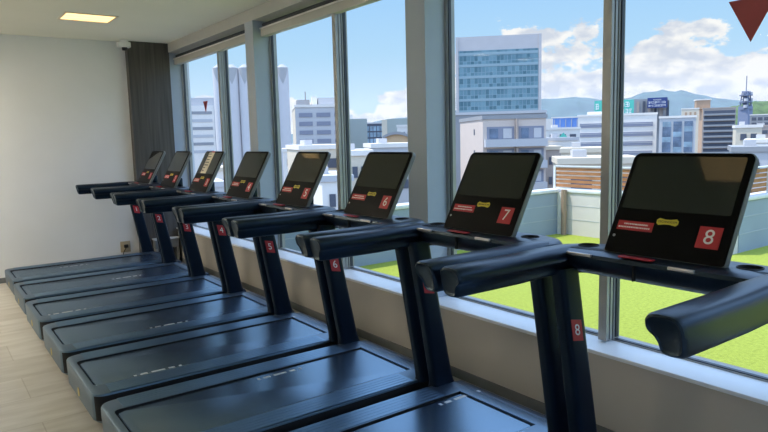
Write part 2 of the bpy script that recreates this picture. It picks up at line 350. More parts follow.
# red rescue triangles on the glass
for (y, hw, z0, z1, lab) in ((1.392, 0.092, 2.04, 2.225, 'large red triangle sticker pointing down on the window pane at the right'), (8.17, 0.08, 2.055, 2.20, 'small red triangle sticker pointing down on the far window pane')):
    x = GX-0.0035
    if lab.startswith('large'):
        hw, z0, z1, y = 0.105, 2.055, 2.25, 1.408
    t = MB().add([(a, b, zz) for a in (-0.002, 0.0) for (b, zz) in ((-hw, z1-z0), (hw, z1-z0), (0, 0))], [(0, 1, 2), (3, 5, 4), (0, 3, 4, 1), (1, 4, 5, 2), (2, 5, 3, 0)])
    tag(t.build('window_sticker', mat('red_vinyl', (0.34, 0.045, 0.05), 0.5), loc=(x, y, z0)), lab, 'sticker', 'rescue triangles')

# ------------------------------------------------------------------ treadmill
CY8, X0 = 1.0785, 1.55
DY, KY = -0.0165, 0.0175               # deck and console centres about the thing's origin (rel 0.23)
R = lambda rel: rel-0.23               # from the row offset to local y
XT, XF = 0.70, 2.455                   # tail and front of the deck
def mk_deck(o):
    lx = lambda x: x-X0
    out = lambda ins, rr_t: rr(lx(XT)+ins, lx(XF)-ins, R(-0.232)+ins, R(0.66)-ins, (rr_t-ins*0.5, 0.03, 0.03, rr_t-ins*0.5))
    inn = rr(lx(0.742), lx(2.374), R(-0.061), R(0.488), (0.035, 0.006, 0.006, 0.035))
    d = MB().loft([lift(out(0.035, 0.075), 0.03), lift(out(0.004, 0.08), 0.06), lift(out(0, 0.08), 0.17), lift(out(0.0, 0.08), 0.212), lift(out(0.004, 0.08), 0.222), lift(out(0.014, 0.08), 0.226), lift(inn, 0.226), lift(inn, 0.194)], cap0=True, cap1=True)
    fr = d.build('deck_frame', [m_frame, m_black], o)
    for q in fr.data.polygons:
        if abs(q.normal.y) > 0.6 and q.center.z < 0.212: q.material_index = 1
    bl = rr(lx(0.757), lx(2.362), R(-0.047), R(0.472), (0.03, 0.004, 0.004, 0.03))
    bl2 = rr(lx(0.761), lx(2.358), R(-0.044), R(0.469), (0.03, 0.004, 0.004, 0.03))
    bl3 = rr(lx(0.794), lx(2.355), R(-0.041), R(0.466), (0.012, 0.004, 0.004, 0.012))
    MB().loft([lift(inn, 0.195), lift(inn, 0.197)]).build('belt_bed', m_black, o)
    be = MB().loft([lift(bl, 0.197), lift(bl, 0.212), lift(bl2, 0.2165), lift(bl3, 0.2195)]).build('running_belt', m_belt, o)
    for (y0, y1) in ((R(-0.222), R(-0.072)), (R(0.499), R(0.650))):
        f = MB().box(lx(0.80), lx(2.27), y0, y1, 0.2255, 0.227)
        nn = 5; st = (y1-y0)/nn
        for i in range(nn): f.box(lx(0.80), lx(2.25), y0+st*(i+0.06), y0+st*(i+0.94), 0.226, 0.2285, bev=0.0007, seg=1)
        f.build('foot_rail', m_rib, o)
    fc = [lift(rr(lx(2.44), lx(xx), R(-0.225)+q, R(0.653)-q, 0.012), z) for xx, z, q in ((2.50, 0.035, 0.02), (2.545, 0.06, 0), (2.545, 0.185, 0), (2.53, 0.205, 0.006), (2.49, 0.212, 0.012))]
    MB().loft(fc).build('front_cover', m_plastic, o)
    st = MB(); xf = frame((lx(XT)-0.0005, R(0.2135), 0.115), (0, -1, 0), (0, 0, 1)); st.cyl((0, 0, 0), 0.026, 0.002, 24, xf=xf @ Matrix.Diagonal((1, 1.15, 1, 1)))
    st.build('round_sticker', m_gold, fr)
    for x in (0.83, 2.36):
        for y in (R(-0.16), R(0.59)):
            MB().cyl((lx(x), y, 0), 0.028, 0.034, 16).build('foot', m_black, o)
    return be
def mk_upright(o, y0, y1):
    u = MB(); lps = []
    for z, w in ((0.215, 0.088), (0.235, 0.078), (0.28, 0.073), (0.7, 0.067), (1.09, 0.064)):
        x = 2.385-0.185*(z-0.2)-X0; hy = (y1-y0)/2; yc = (y0+y1)/2
        lps.append(lift(rr(x-w, x+w, yc-hy, yc+hy, (0.026, 0.034, 0.034, 0.026)), z))
    u.loft(lps); up_ = u.build('upright', m_post, o)
    return up_
SEC = smooth2d([(-0.058, 0.020), (-0.055, 0.042), (-0.036, 0.058), (0.000, 0.062), (0.034, 0.058), (0.054, 0.042), (0.060, 0.012), (0.059, -0.024), (0.054, -0.050), (0.036, -0.061), (0.000, -0.062), (-0.016, -0.054), (-0.021, -0.032), (-0.034, -0.010), (-0.052, 0.004)], 3)
def mk_arm(o, yc, sgn):
    a = MB(); lps = []; zc = 1.115
    for (x, s, g) in ((1.583, 0.70, 0.22), (1.577, 0.84, 0.22), (1.582, 0.94, 0.22), (1.595, 1.0, 0.22), (1.75, 1.02, 0.15), (1.95, 1.03, 0.05), (2.08, 1.03, 0), (2.18, 1.03, 0), (2.26, 1.0, 0), (2.32, 0.85, 0), (2.36, 0.6, 0)):
        lp = []
        for (u_, v_) in SEC:
            lp.append((x-X0-g*v_*s, yc+sgn*u_*s, zc+v_*(s if x < 1.6 else 1.0*(s*0.5+0.5)) + (0.004 if x > 2.05 else 0)))
        lps.append(lp)
    a.loft(lps); return a.build('handrail', m_plastic, o)
YA0, YA1 = -0.175, 0.675       # arm centres (row offset)
def mk_dash(o):
    lx = lambda x: x-X0
    y0, y1 = R(YA0-0.058), R(YA1+0.058)
    ol = lambda xf_, xb, ins, rf=0.05, rb=0.17: rr(lx(xf_)+ins, lx(xb)-ins, y0+ins, y1-ins, (rf, rb, rb, rf), 8)
    z = 1.176
    lps = [lift(ol(2.27, 2.42, 0.09, 0.03, 0.06), 1.055), lift(ol(2.235, 2.44, 0.045, 0.04, 0.10), 1.066), lift(ol(2.215, 2.455, 0.012), 1.095), lift(ol(2.20, 2.462, 0.0), 1.125), lift(ol(2.188, 2.462, 0.0), 1.152), lift(ol(2.188, 2.456, 0.006), 1.166), lift(ol(2.20, 2.445, 0.018), z-0.003), lift(ol(2.215, 2.43, 0.032), z)]
    d = MB().loft(lps).build('dashboard', m_plastic, o)
    # cup holes cut into the tray
    cuts = []
    for yy in (R(-0.055), R(0.615)):
        cy_ = MB().cyl((0, 0, 0), 0.040, 0.09, 28).build('cutter', m_black); cy_.location = (lx(2.335), yy, 1.095); cuts.append(cy_)
    for q in cuts:
        md = d.modifiers.new('b', 'BOOLEAN'); md.object = q; md.operation = 'DIFFERENCE'; md.solver = 'FAST'
    par = d.parent; d.parent = None
    bpy.context.view_layer.update()
    dg = bpy.context.evaluated_depsgraph_get(); me = bpy.data.meshes.new_from_object(d.evaluated_get(dg))
    print('DASH', len(d.data.vertices), len(me.vertices)); d.modifiers.clear(); d.data = me; d.parent = par
    me.polygons.foreach_set('use_smooth', [True]*len(me.polygons)); me.set_sharp_from_angle(angle=math.radians(35))
    for q in cuts:
        loc = q.location.copy(); bpy.data.objects.remove(q)
        n = 28; ring = lambda r_, zz: [(loc.x+r_*math.cos(2*math.pi*i/n), loc.y+r_*math.sin(2*math.pi*i/n), zz) for i in range(n)]
        MB().loft([ring(0.0445, z-0.002), ring(0.0435, z+0.003), ring(0.040, z+0.0035), ring(0.0385, z+0.001), ring(0.037, 1.098), ring(0.001, 1.098)], cap0=False).build('cup_holder', m_black, o)
    # front keys
    for yy, l in ((R(0.555), 0.06), (R(0.115), 0.05)):
        MB().box(lx(2.180), lx(2.192), yy-l, yy+l, 1.157, 1.170, bev=0.003).build('speed_key', m_silver, o)
    MB().box(lx(2.190), lx(2.222), R(0.235), R(0.375), 1.1745, 1.181, bev=0.003).build('stop_key', m_red, o)
    MB().box(lx(2.18), lx(2.197), R(0.30), R(0.306), 1.09, 1.15).build('seam', m_black, o)
    return d
CT = Vector((2.2656-X0, 0, 1.175)); CU = Vector((0.480, 0, 0.8773)); CW, CHT = 0.495, 0.456
def con_frame(s, t, off=0.0):
    """frame on the console face: s from the left edge, t from the bottom (fractions)"""
    q = CT + CU*(t*CHT) + Vector((0, R(0.495)-s*CW, 0)) + Vector((-0.8773, 0, 0.480))*off
    return frame(q, (0, -1, 0), CU)
def mk_console(o, num, notice):
    w, h = CW/2, CHT; xf = con_frame(0.5, 0.0)
    ol = lambda ins: rr(-w+ins, w-ins, ins, h-ins, (0.014, 0.014, 0.03, 0.03))
    face = MB().loft([lift(ol(0.05), -0.040), lift(ol(0.012), -0.034), lift(ol(0.0), -0.026), lift(ol(0), -0.004), lift(ol(0.003), -0.001)], mi=0, cap1=False, xf=xf)
    face.loft([lift(ol(0.003), -0.001), lift(ol(0.006), 0.0)], mi=1, cap0=False, xf=xf)
    cn = face.build('console', [m_edge, m_bezel], o)
    MB().loft([lift(rr(-w+0.022, w-0.030, h*0.435, h-0.020, 0.008), q) for q in (-0.002, 0.0012)], xf=xf).build('screen', m_screen, cn)
    b = MB().box(-0.043, 0.043, -0.043, 0.043, 0, 0.0012, xf=con_frame(0.830, 0.235)); b.text(str(num), 0.082, con_frame(0.830, 0.235, 0.0014), 1)
    b.build('number_label', [m_red, m_white], cn)
    xs = con_frame(0.215, 0.27)
    b = MB().box(-0.078, 0.078, -0.020, 0.020, 0, 0.001, xf=xs)
    rnd = random.Random(num)
    for row, (a0, a1, hh) in enumerate(((-0.05, 0.055, 0.0030), (-0.072, 0.066, 0.0030))):
        x = a0; yy = 0.007-0.014*row
        while x < a1:
            l = rnd.uniform(0.004, 0.009); b.box(x, min(a1, x+l), yy-hh, yy+hh, 0.001, 0.0014, 1, xf=xs); x += l+0.0022
    b.build('notice_strip', [m_red, m_white], cn)
    xs = con_frame(0.478, 0.335)
    bd = [(q*0.88, w_*0.85) for q, w_ in [(-0.050, 0.008), (-0.040, 0.017), (-0.012, 0.012), (0.012, 0.012), (0.040, 0.017), (0.050, 0.008), (0.050, -0.008), (0.040, -0.017), (0.012, -0.012), (-0.012, -0.012), (-0.040, -0.017), (-0.050, -0.008)]]
    b = MB().loft([lift(bd, 0), lift(bd, 0.001)], xf=xs); b.text('TECHNOGYM', 0.0125, con_frame(0.478, 0.335, 0.0013), 1)
    b.build('brand_badge', [m_yellow, m_black], cn)
    MB().cyl((0, 0, 0), 0.006, 0.0012, 14, xf=con_frame(0.055, 0.165)).build('sensor', m_alu, cn)
    if notice:  # lit text shown on the screen, drawn as cream patches
        b = MB().box(-0.11, 0.035, -0.118, 0.118, 0, 0.0012, xf=con_frame(0.48, 0.70, 0.0015))
        rnd = random.Random(3)
        for i in range(7):
            yy = 0.10-i*0.031
            b.box(-0.10, -0.10+rnd.uniform(0.05, 0.125), yy-0.006, yy+0.006, 0.0012, 0.0016, 1, xf=con_frame(0.48, 0.70, 0.0015))
        b.box(-0.06, 0.03, 0.120, 0.132, 0, 0.0012, 2, xf=con_frame(0.48, 0.70, 0.0015))
        b.build('screen_text', [m_cream, mat('grey_print', (0.12, 0.12, 0.12), 0.7), m_red], cn)
    MB().box(2.385-X0, 2.43-X0, R(0.16), R(0.335), 1.16, 1.27, bev=0.01, xf=None).build('console_bracket', m_plastic, o)
    return cn

MARKS = {8: None, 7: (2.17, 0.432), 6: (1.56, 0.415), 5: (0.98, -0.025), 4: (1.37, -0.022), 3: (0.80, -0.022), 2: (1.59, 0.15), 1: (1.25, 0.30)}
LAB = {8: 'black treadmill number 8, nearest in the row with its big screen at the right', 7: 'black treadmill with number 7 on its screen, second nearest in the row',
       6: 'black treadmill with number 6 on screen and post, its screen left of the grey pier', 5: 'black treadmill number 5 with a ceiling lamp mirrored in its screen top',
       4: 'black treadmill number 4 between the numbers 3 and 5', 3: 'black treadmill number 3 with pale lettering down its screen', 2: 'black treadmill number 2, next to the one by the end wall', 1: 'black treadmill number 1, farthest in the row by the white end wall'}
def child_copy(ch, par):
    k = ch.copy(); COL.objects.link(k); k.parent = par
    for g in ch.children: child_copy(g, k)
    return k
proto = empty('treadmill_parts')
belt0 = mk_deck(proto)
ups = [mk_upright(proto, R(0.615), R(0.690)), mk_upright(proto, R(-0.256), R(-0.183))]
mk_arm(proto, R(YA0), -1); mk_arm(proto, R(YA1), 1); mk_dash(proto)
for n in range(8, 0, -1):
    o = empty('treadmill', (X0+{1: 0.03, 2: 0.012}.get(n, 0), CY8+8-n+0.23, 0)); tag(o, LAB[n], 'treadmill', 'treadmills along the windows')
    far = None
    for ch in list(proto.children):
        k = child_copy(ch, o)
        if k.name.startswith('running_belt'): belt = k
        if k.name.startswith('upright') and far is None: far = k
    # red number on the inner side of the left post
    z = {7: 0.838, 4: 0.842, 3: 0.776, 2: 0.78, 1: 0.812}.get(n, 0.808); x = 2.375-0.185*(z-0.2)-X0
    xf = frame((x, R(0.615)+0.0006, z), (1, 0, -0.185), (-0.185, 0, 1))
    b = MB().box(-0.036, 0.036, -0.050, 0.050, -0.002, 0.002, bev=0.0008, seg=1, xf=xf); b.text(str(n), 0.075, xf @ Matrix.Translation((0, 0, 0.0026)), 1)
    b.build('number_label', [m_red, m_white], far)
    if n != 8 and MARKS[n]:
        mx, my = MARKS[n]; yl = R(my)
        for (a, b_) in ((0.0, 0.018), (0.040, 0.085), (0.110, 0.195), (0.218, 0.258), (0.285, 0.303)):
            MB().box(mx-X0+a, mx-X0+b_, yl-0.012, yl+0.012, 0.2192, 0.2199).build('belt_mark', m_mark, belt)
    mk_console(o, n, n == 3)
def kill(o):
    for ch in list(o.children): kill(ch)
    bpy.data.objects.remove(o)
kill(proto)

# ------------------------------------------------------------------ roof terrace
struct('trim_8', MB().box(3.16, 3.24, YF_-8, YB+6, -0.4, 0.47), m_conc, 'outer face of the wall under the windows')
struct('trim_9', MB().box(3.24, 18, -12, 6.85, -0.4, -0.01), m_conc, 'roof slab under the turf')
tag(MB().box(3.26, 18, -12, 4.05, -0.01, 0.0).box(3.26, 8.65, 4.05, 6.85, -0.01, 0.0).build('turf', m_grass), 'bright green artificial turf on the roof terrace', 'turf', kind='stuff')
def parapet(x0, x1, y0, y1, lab, m_conc=m_conc):
    o = empty('parapet_wall', ((x0+x1)/2, (y0+y1)/2, 0)); tag(o, lab, 'wall', 'parapet walls')
    hx, hy = (x1-x0)/2, (y1-y0)/2
    MB().box(-hx, hx, -hy, hy, 0, 0.70).build('wall_body', m_conc, o)
    MB().box(-hx-0.02, hx+0.02, -hy-0.02, hy+0.02, 0.70, 0.75, bev=0.006).build('coping', m_cap, o)
    b = MB()
    for z in (0.25, 0.48):
        if hx > hy: b.box(-hx, hx, -hy-0.004, -hy, z, z+0.008)
        else: b.box(-hx-0.004, -hx, -hy, hy, z, z+0.008)
    b.build('panel_joint', mat('joint_grey', (0.40, 0.43, 0.45), 0.8), o)
parapet(3.25, 8.85, 6.85, 7.05, 'pale blue grey parapet wall on the left of the turf')
parapet(8.65, 8.85, 4.05, 6.83, 'pale parapet wall below the wooden slat fence', m_conc_sun)
parapet(8.87, 18.0, 4.05, 4.25, 'pale parapet wall at the far right behind treadmill eight')
MB_p = MB().cyl((0, 0, 0), 0.045, 0.75, 16)
tag(MB_p.build('downpipe', mat('brown_pipe', (0.32, 0.22, 0.16), 0.5), loc=(8.58, 6.72, 0)), 'thin brown downpipe at the corner of the parapet', 'pipe')
tag(MB().box(-0.03, 0.03, -0.04, 0.04, 0, 0.70).build('corner_post', mat('white_post', (0.74, 0.70, 0.64), 0.6), loc=(8.61, 6.808, 0)), 'white corner post beside the brown downpipe', 'post')
m_slat = mat('cedar_slat', (0.37, 0.16, 0.06), 0.6, var=0.25, scale=5, stretch=(1, 1, 6))
def fence(p0, p1, lab):
    p0, p1 = Vector(p0), Vector(p1); d = (p1-p0); Lh = d.length; o = empty('slat_fence', p0, math.atan2(d.y, d.x)); tag(o, lab, 'fence', 'slat fences')
    s = MB()
    for i in range(5): s.box(0, Lh, -0.012, 0.012, 0.03+i*0.068, 0.03+i*0.068+0.05)
    s.build('slat_panel', m_slat, o)
    k = 0.0
    while k <= Lh+0.01:
        MB().box(k-0.02, k+0.02, -0.032, -0.012, 0, 0.37).build('post', m_cap, o); k += 0.95
    MB().box(0, Lh, -0.03, 0.03, 0.37, 0.385).build('top_rail', m_cap, o)
fence((8.75, 7.03, 0.75), (8.75, 4.15, 0.75), 'brown wooden slat fence on the parapet left of the mullion')
fence((8.90, 4.15, 0.75), (17.0, 4.15, 0.75), 'brown wooden slat fence at the far right behind treadmill eight')

# ------------------------------------------------------------------ city
GZ = -24.0
def wallmat(name, c): return mat('facade_'+name, c, 0.8, var=0.03, scale=0.4)
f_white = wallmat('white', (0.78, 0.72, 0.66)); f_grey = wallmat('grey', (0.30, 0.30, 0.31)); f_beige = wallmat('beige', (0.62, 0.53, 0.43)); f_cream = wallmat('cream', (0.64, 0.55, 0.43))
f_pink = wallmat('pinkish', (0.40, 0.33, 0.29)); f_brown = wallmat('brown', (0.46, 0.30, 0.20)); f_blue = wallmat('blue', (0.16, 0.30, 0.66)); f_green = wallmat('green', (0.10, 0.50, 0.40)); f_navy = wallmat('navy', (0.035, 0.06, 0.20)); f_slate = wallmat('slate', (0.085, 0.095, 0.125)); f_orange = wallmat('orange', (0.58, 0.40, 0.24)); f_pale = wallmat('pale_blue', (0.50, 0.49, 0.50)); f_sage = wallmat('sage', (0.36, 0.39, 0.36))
f_roof = wallmat('roof', (0.42, 0.43, 0.46))
f_win = mat('facade_glass', (0.13, 0.18, 0.26), 0.2, var=0.3, scale=0.6); f_winl = mat('facade_glass_light', (0.26, 0.36, 0.44), 0.15, var=0.3, scale=0.5)
def front_vec(a, D, b, y, turn):
    P0 = pix(a, y, D); m = pix((a+b)/2, 135, 1.0); m.z = 0; m.normalize()
    e_ = Vector((m.y, -m.x, 0)); t_ = math.radians(turn); e_ = e_*math.cos(t_)+m*math.sin(t_)
    q = pix(b, y, 1.0)
    # P0 + w*e_ on the ray of column b
    w = (P0.x*q.y-P0.y*q.x)/(e_.y*q.x-e_.x*q.y)
    return e_*w
class Bld:
    """a block whose front runs from pixel column a (at depth Da) to column b (at depth Db)"""
    def __init__(s, a, Da, b, Db, ytop, depth, wall, name, label, cat='building', group=None, roofm=None, z0=GZ, turn=0.0):
        P0 = pix(a, ytop, Da); d = front_vec(a, Da, b, ytop, turn); s.W = d.length; s.H = P0.z-z0; s.D = depth; s.pp = s.W/abs(b-a)
        s.o = empty(name, (P0.x, P0.y, z0), math.atan2(d.y, d.x)); tag(s.o, label, cat, group)
        s.a, s.ytop = a, ytop
        MB().box(0, s.W, 0, depth, 0, s.H).build('wall', wall, s.o)
        if roofm: MB().box(-0.15, s.W+0.15, -0.15, depth+0.15, s.H, s.H+0.5).build('roof', roofm, s.o)
    def X(s, px): return (px-s.a)*s.pp
    def Z(s, py): return s.H-(py-s.ytop)*s.pp
    def win(s, x0, x1, z0, z1, m=None, name='window', t=0.12, fr=None):
        MB().box(x0, x1, -t, 0.0, z0, z1).build(name, m or f_win, s.o)
    def wpx(s, px0, px1, py0, py1, m=None, name='window', t=0.12): s.win(s.X(px0), s.X(px1), s.Z(py1), s.Z(py0), m, name, t)
    def rooftop(s, x0, x1, y0, y1, h, m, name='roof_unit', z=None): MB().box(x0, x1, y0, y1, (s.H if z is None else z)+0.01, (s.H if z is None else z)+h).build(name, m, s.o)
    def grid(s, x0, x1, z0, z1, nx, nz, fx=0.7, fz=0.5, m=None):
        for j in range(nz):
            for i in range(nx):
                cx = x0+(i+0.5)*(x1-x0)/nx; cz = z0+(j+0.5)*(z1-z0)/nz; wx = (x1-x0)/nx*fx/2; wz = (z1-z0)/nz*fz/2
                s.win(cx-wx, cx+wx, cz-wz, cz+wz, m)

# glass office tower
f_band = wallmat('tower_band', (0.54, 0.50, 0.49))
B = Bld(455.5, 200, 541.5, 212, 37.5, 24, f_band, 'office_tower', 'tall blue glass office tower with a white top band', turn=2.5)
zt = B.Z(51.5)
def _curtain(t, b):
    co = N('ShaderNodeTexCoord', t); br = N('ShaderNodeTexBrick', t); mpn = N('ShaderNodeMapping', t); L(co.outputs['Object'], mpn.inputs[0], t); mpn.inputs['Rotation'].default_value = (math.radians(90), 0, 0)
    L(mpn.outputs[0], br.inputs['Vector'], t); br.offset = 0; br.inputs['Brick Width'].default_value = 1.15; br.inputs['Row Height'].default_value = 1.75; br.inputs['Scale'].default_value = 1.0; br.inputs['Mortar Size'].default_value = 0.06
    br.inputs['Color1'].default_value = (0.085, 0.17, 0.205, 1); br.inputs['Color2'].default_value = (0.20, 0.33, 0.38, 1); br.inputs['Mortar'].default_value = (0.28, 0.38, 0.42, 1)
    L(br.outputs[0], b.inputs['Base Color'], t); b.inputs['Roughness'].default_value = 0.25; b.inputs['Specular IOR Level'].default_value = 0.3
m_curtain = ramp_mat('curtain_wall_glass', _curtain)
MB().box(0.9, B.W-0.9, -0.15, 0, 6, zt).build('curtain_wall', m_curtain, B.o)
m_span = mat('spandrel', (0.28, 0.38, 0.42), 0.4)
for i in range(8):
    z = zt-0.3-i*3.55; MB().box(0.9, B.W-0.9, -0.24, -0.15, z-1.15, z-0.35).build('spandrel', m_span, B.o)
for xx in (0.0, B.W-0.85): MB().box(xx, xx+0.85, -0.35, 0, 0, B.H).build('edge_fin', f_band, B.o)

# beige block of flats in front of the tower
f_flat = wallmat('flats', (0.60, 0.50, 0.44)); f_recess = wallmat('recess', (0.24, 0.25, 0.31))
B = Bld(483, 84, 546, 92, 119.5, 14, f_flat, 'apartment_block', 'beige balcony block of flats in front of the glass tower', roofm=f_grey, turn=17)
MB().box(-0.02, 0.0, 0.0, 14, 0, B.H).build('side_wall', f_flat, B.o)
for j in range(5):
    z = B.H-0.9-j*2.9
    for (x0, x1) in ((0.5, 4.2), (4.8, 8.9)):
        if x1 > B.W: x1 = B.W-0.3
        MB().box(x0, x1, -0.05, 0, z-1.75, z-0.1).build('recess', f_recess, B.o)
        for q in range(2):
            xa = x0+0.35+q*(x1-x0)/2; MB().box(xa, xa+(x1-x0)/2-0.7, -0.1, -0.05, z-1.65, z-0.35).build('window', f_pale if q else f_win, B.o)
    MB().box(0.1, B.W-0.1, -1.0, 0, z-2.75, z-1.75).build('balcony', f_pale, B.o)
MB().box(4.35, 4.6, -0.6, 0, 0, B.H).build('drain_pipe', f_pink, B.o)
for j in range(3): MB().box(-0.06, -0.02, 4.5, 5.1, B.H-2.0-j*2.9, B.H-1.2-j*2.9).build('side_window', f_slate, B.o)
# low roof edge at left of tower foot
B = Bld(452, 120, 546, 128, 115.5, 10, f_grey, 'low_hall', 'low grey roofed hall between the glass tower and the beige flats', roofm=f_pale)

# white office with ribbon windows
B = Bld(578, 165, 657, 178, 117, 14, f_white, 'ribbon_window_office', 'white office with dark ribbon windows behind the mullion', roofm=f_white)
for j in range(7):
    z0 = B.Z(124.5+j*10.0); MB().box(0.5, B.W-0.9, -0.15, 0, z0-1.05, z0).build('ribbon_window', f_recess, B.o)
    MB().box(0.5, B.W-0.9, -0.18, -0.1, z0-0.4, z0-0.28).build('window_rail', f_pale, B.o)
B.rooftop(2, 8, 6, 12, 1.4, f_white)
# green sign
def sign(a, b, y0, y1, D, m, name, label, rows, supp):
    P0 = pix(a, y0, D); d = front_vec(a, D, b, y0, 0); Wd = d.length; pp = Wd/(b-a); H = (y1-y0)*pp
    o = empty(name, (P0.x, P0.y, P0.z-H), math.atan2(d.y, d.x)); tag(o, label, 'sign')
    MB().box(0, Wd, 0, 0.6, 0, H).build('panel', m, o)
    t = MB(); rnd = random.Random(int(a))
    for (fx0, fx1, fz, fh, n) in rows:
        cw = (fx1-fx0)*Wd/n
        for i in range(n):
            x = fx0*Wd+i*cw; hh = fh*H; z = fz*H; w = cw*0.78; th = hh*0.16
            for q in range(3):
                zz = z+hh*(0.08+0.38*q)
                if rnd.random() < 0.8: t.box(x, x+w*rnd.uniform(0.7, 1), -0.06, 0, zz, zz+th)
            xx = x+w*rnd.choice((0.2, 0.45, 0.7)); t.box(xx, xx+w*0.16, -0.05, 0, z, z+hh)
            if rnd.random() < 0.6: xx = x+w*0.85; t.box(xx, xx+w*0.14, -0.055, 0, z+hh*0.1, z+hh*0.8)
    t.build('lettering', m_white, o)
    s = MB()
    for q in (0.15, 0.5, 0.85): s.box(q*Wd-0.15, q*Wd+0.15, 0.6, 1.6, -supp, H)
    s.build('support', f_grey, o)
sign(594.5, 634, 101, 117, 186, f_green, 'billboard', 'green rooftop billboard with white lettering behind the mullion', [(0.66, 0.92, 0.50, 0.36, 2), (0.60, 0.98, 0.10, 0.30, 4), (0.03, 0.14, 0.40, 0.4, 1)], 6)
B = Bld(634, 235, 668, 246, 99.5, 18, f_grey, 'grey_office', 'grey office with upright stripes beside the green billboard')
for i in range(6):
    MB().box(1.0+i*2.0, 1.9+i*2.0, -0.25, 0, 2, B.H-0.8).build('window_strip', f_slate if i % 2 else f_pink, B.o)
sign(647.5, 667.5, 98, 109, 231.3, f_navy, 'billboard', 'navy blue billboard with rows of white lettering', [(0.28, 0.72, 0.72, 0.12, 6), (0.06, 0.94, 0.42, 0.22, 9), (0.06, 0.94, 0.12, 0.2, 9)], 8)
# blue grey glass block
B = Bld(659.5, 150, 696, 154, 118.5, 15, f_pale, 'glass_block', 'grey glass block with three window bays right of the white office', roofm=f_white)
for i in range(3):
    x0 = 0.7+i*(B.W-0.8)/3; x1 = x0+(B.W-0.8)/3-0.5
    for j in range(6):
        z = B.Z(122+j*5.6); MB().box(x0, x1, -0.12, 0, z-1.25, z-0.08).build('window', f_win if (i+j) % 3 else f_winl, B.o)
# brown balcony flats
B = Bld(703, 330, 736, 192, 109, 18, f_pink, 'balcony_flats', 'brown balcony flats with a roof tower right of the glass block', roofm=f_pink, turn=9)
MB().box(-0.03, 0, 0, 18, 0, B.H).build('side_wall', f_brown, B.o)
for j in range(14):
    z = B.H-1.5-j*2.8
    MB().box(0.6, B.W-0.3, -0.1, 0, z-1.1, z+0.5).build('window_row', f_slate, B.o)
    MB().box(0.4, B.W-0.1, -1.1, 0, z-1.95, z-1.05).build('balcony', f_grey, B.o)
MB().box(-2.8, 3.8, 3, 10, B.H, B.H+4.6).build('roof_tower', f_brown, B.o); MB().box(-3.2, 4.2, 2.7, 10.3, B.H+4.6, B.H+5.2).build('tower_cap', f_white, B.o)
B = Bld(681.5, 300, 699, 200, 109.5, 10, f_cream, 'cream_block', 'small cream block peeping over the glass block', roofm=f_white)
B.grid(1.0, B.W-0.6, B.H-6.0, B.H-0.8, 3, 2, 0.45, 0.55, f_brown)
# telecom tower
P = pix(746.5, 85, 420)
o = empty('telecom_tower', (P.x, P.y, GZ)); tag(o, 'dark grey telecom tower with dish platforms', 'tower')
H = P.z-GZ
f_tower = wallmat('tower_steel', (0.19, 0.22, 0.31))
MB().box(-3.2, 3.2, -3.2, 3.2, 0, H-14).build('shaft', f_tower, o)
MB().box(-1.3, 1.3, -1.3, 1.3, H-14, H-4).build('core', f_tower, o)
la = MB()
for sx in (-1, 1):
    for sy in (-1, 1): la.tube([(sx*3.0, sy*3.0, H-19), (sx*1.6, sy*1.6, H-4)], 0.35, 6)
for k in range(5):
    z0, z1 = H-19+3*k, H-16+3*k; a = 3.0-0.28*k; b = a-0.28
    for (p, q) in (((-a, -a), (b, -b)), ((a, -a), (-b, -b)), ((-a, -a), (-b, b)), ((-a, a), (-b, -b))): la.tube([(p[0], p[1], z0), (q[0], q[1], z1)], 0.22, 5)
la.build('lattice', f_tower, o)
for z in (H-16, H-11.5, H-7): MB().cyl((0, 0, z), 4.0, 0.6, 20).build('platform', f_tower, o)
for k, (x, z) in enumerate(((-3.6, H-14), (3.4, H-13.5), (3.7, H-9.5), (-3.2, H-9.8), (3.2, H-5.5))): MB().cyl((x, -1.5, z-0.9), 1.2, 1.8, 14).build('dish', f_pale, o)
MB().tube([(0, 0, H-5), (0, 0, H+6)], 0.3, 6).build('mast', f_tower, o)

# grain silos
q0, q1 = pix(218.5, 67, 165), pix(282, 67, 168); dv = Vector((q1.x-q0.x, q1.y-q0.y, 0)); st_ = dv.length/5; Hs = q0.z-GZ
o = empty('silo', (q0.x, q0.y, GZ), math.atan2(dv.y, dv.x)); tag(o, 'group of tall white concrete silos beyond the far window', 'silo')
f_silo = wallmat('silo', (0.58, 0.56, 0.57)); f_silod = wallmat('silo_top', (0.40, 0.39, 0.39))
for i in range(6):
    r_ = st_*0.5
    ba = MB().cyl((i*st_, 0, 0), r_, Hs-0.3, 40).build('barrel', f_silo, o)
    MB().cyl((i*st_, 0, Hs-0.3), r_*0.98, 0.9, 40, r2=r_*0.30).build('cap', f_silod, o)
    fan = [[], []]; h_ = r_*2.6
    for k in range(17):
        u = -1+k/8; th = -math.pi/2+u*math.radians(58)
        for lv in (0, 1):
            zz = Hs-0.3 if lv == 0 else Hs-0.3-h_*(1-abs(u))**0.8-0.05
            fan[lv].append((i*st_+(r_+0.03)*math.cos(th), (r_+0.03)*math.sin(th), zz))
    MB().add(fan[0]+fan[1], [(k, k+1, 18+k, 17+k) for k in range(16)]).build('shade_fan', f_silod, ba)  # grey fan patch, shading at the barrel top put into the colour
# pale works building behind the silos
B = Bld(186, 200, 216, 156, 98, 25, f_pale, 'works_building', 'pale stepped works building left of the silos')
MB().box(0, B.W*0.9, -1.2, 0, 0, B.Z(106)).build('lower_wing', f_white, B.o)
for j in range(6): MB().box(0.8, B.W*0.9-0.6, -1.32, -1.2, B.Z(112+j*8)-0.9, B.Z(112+j*8)).build('window_row', f_pale if j % 2 else f_grey, B.o)
B = Bld(150, 240, 190, 240, 118, 25, f_pale, 'works_building', 'pale low block behind the wood panel at the far left')

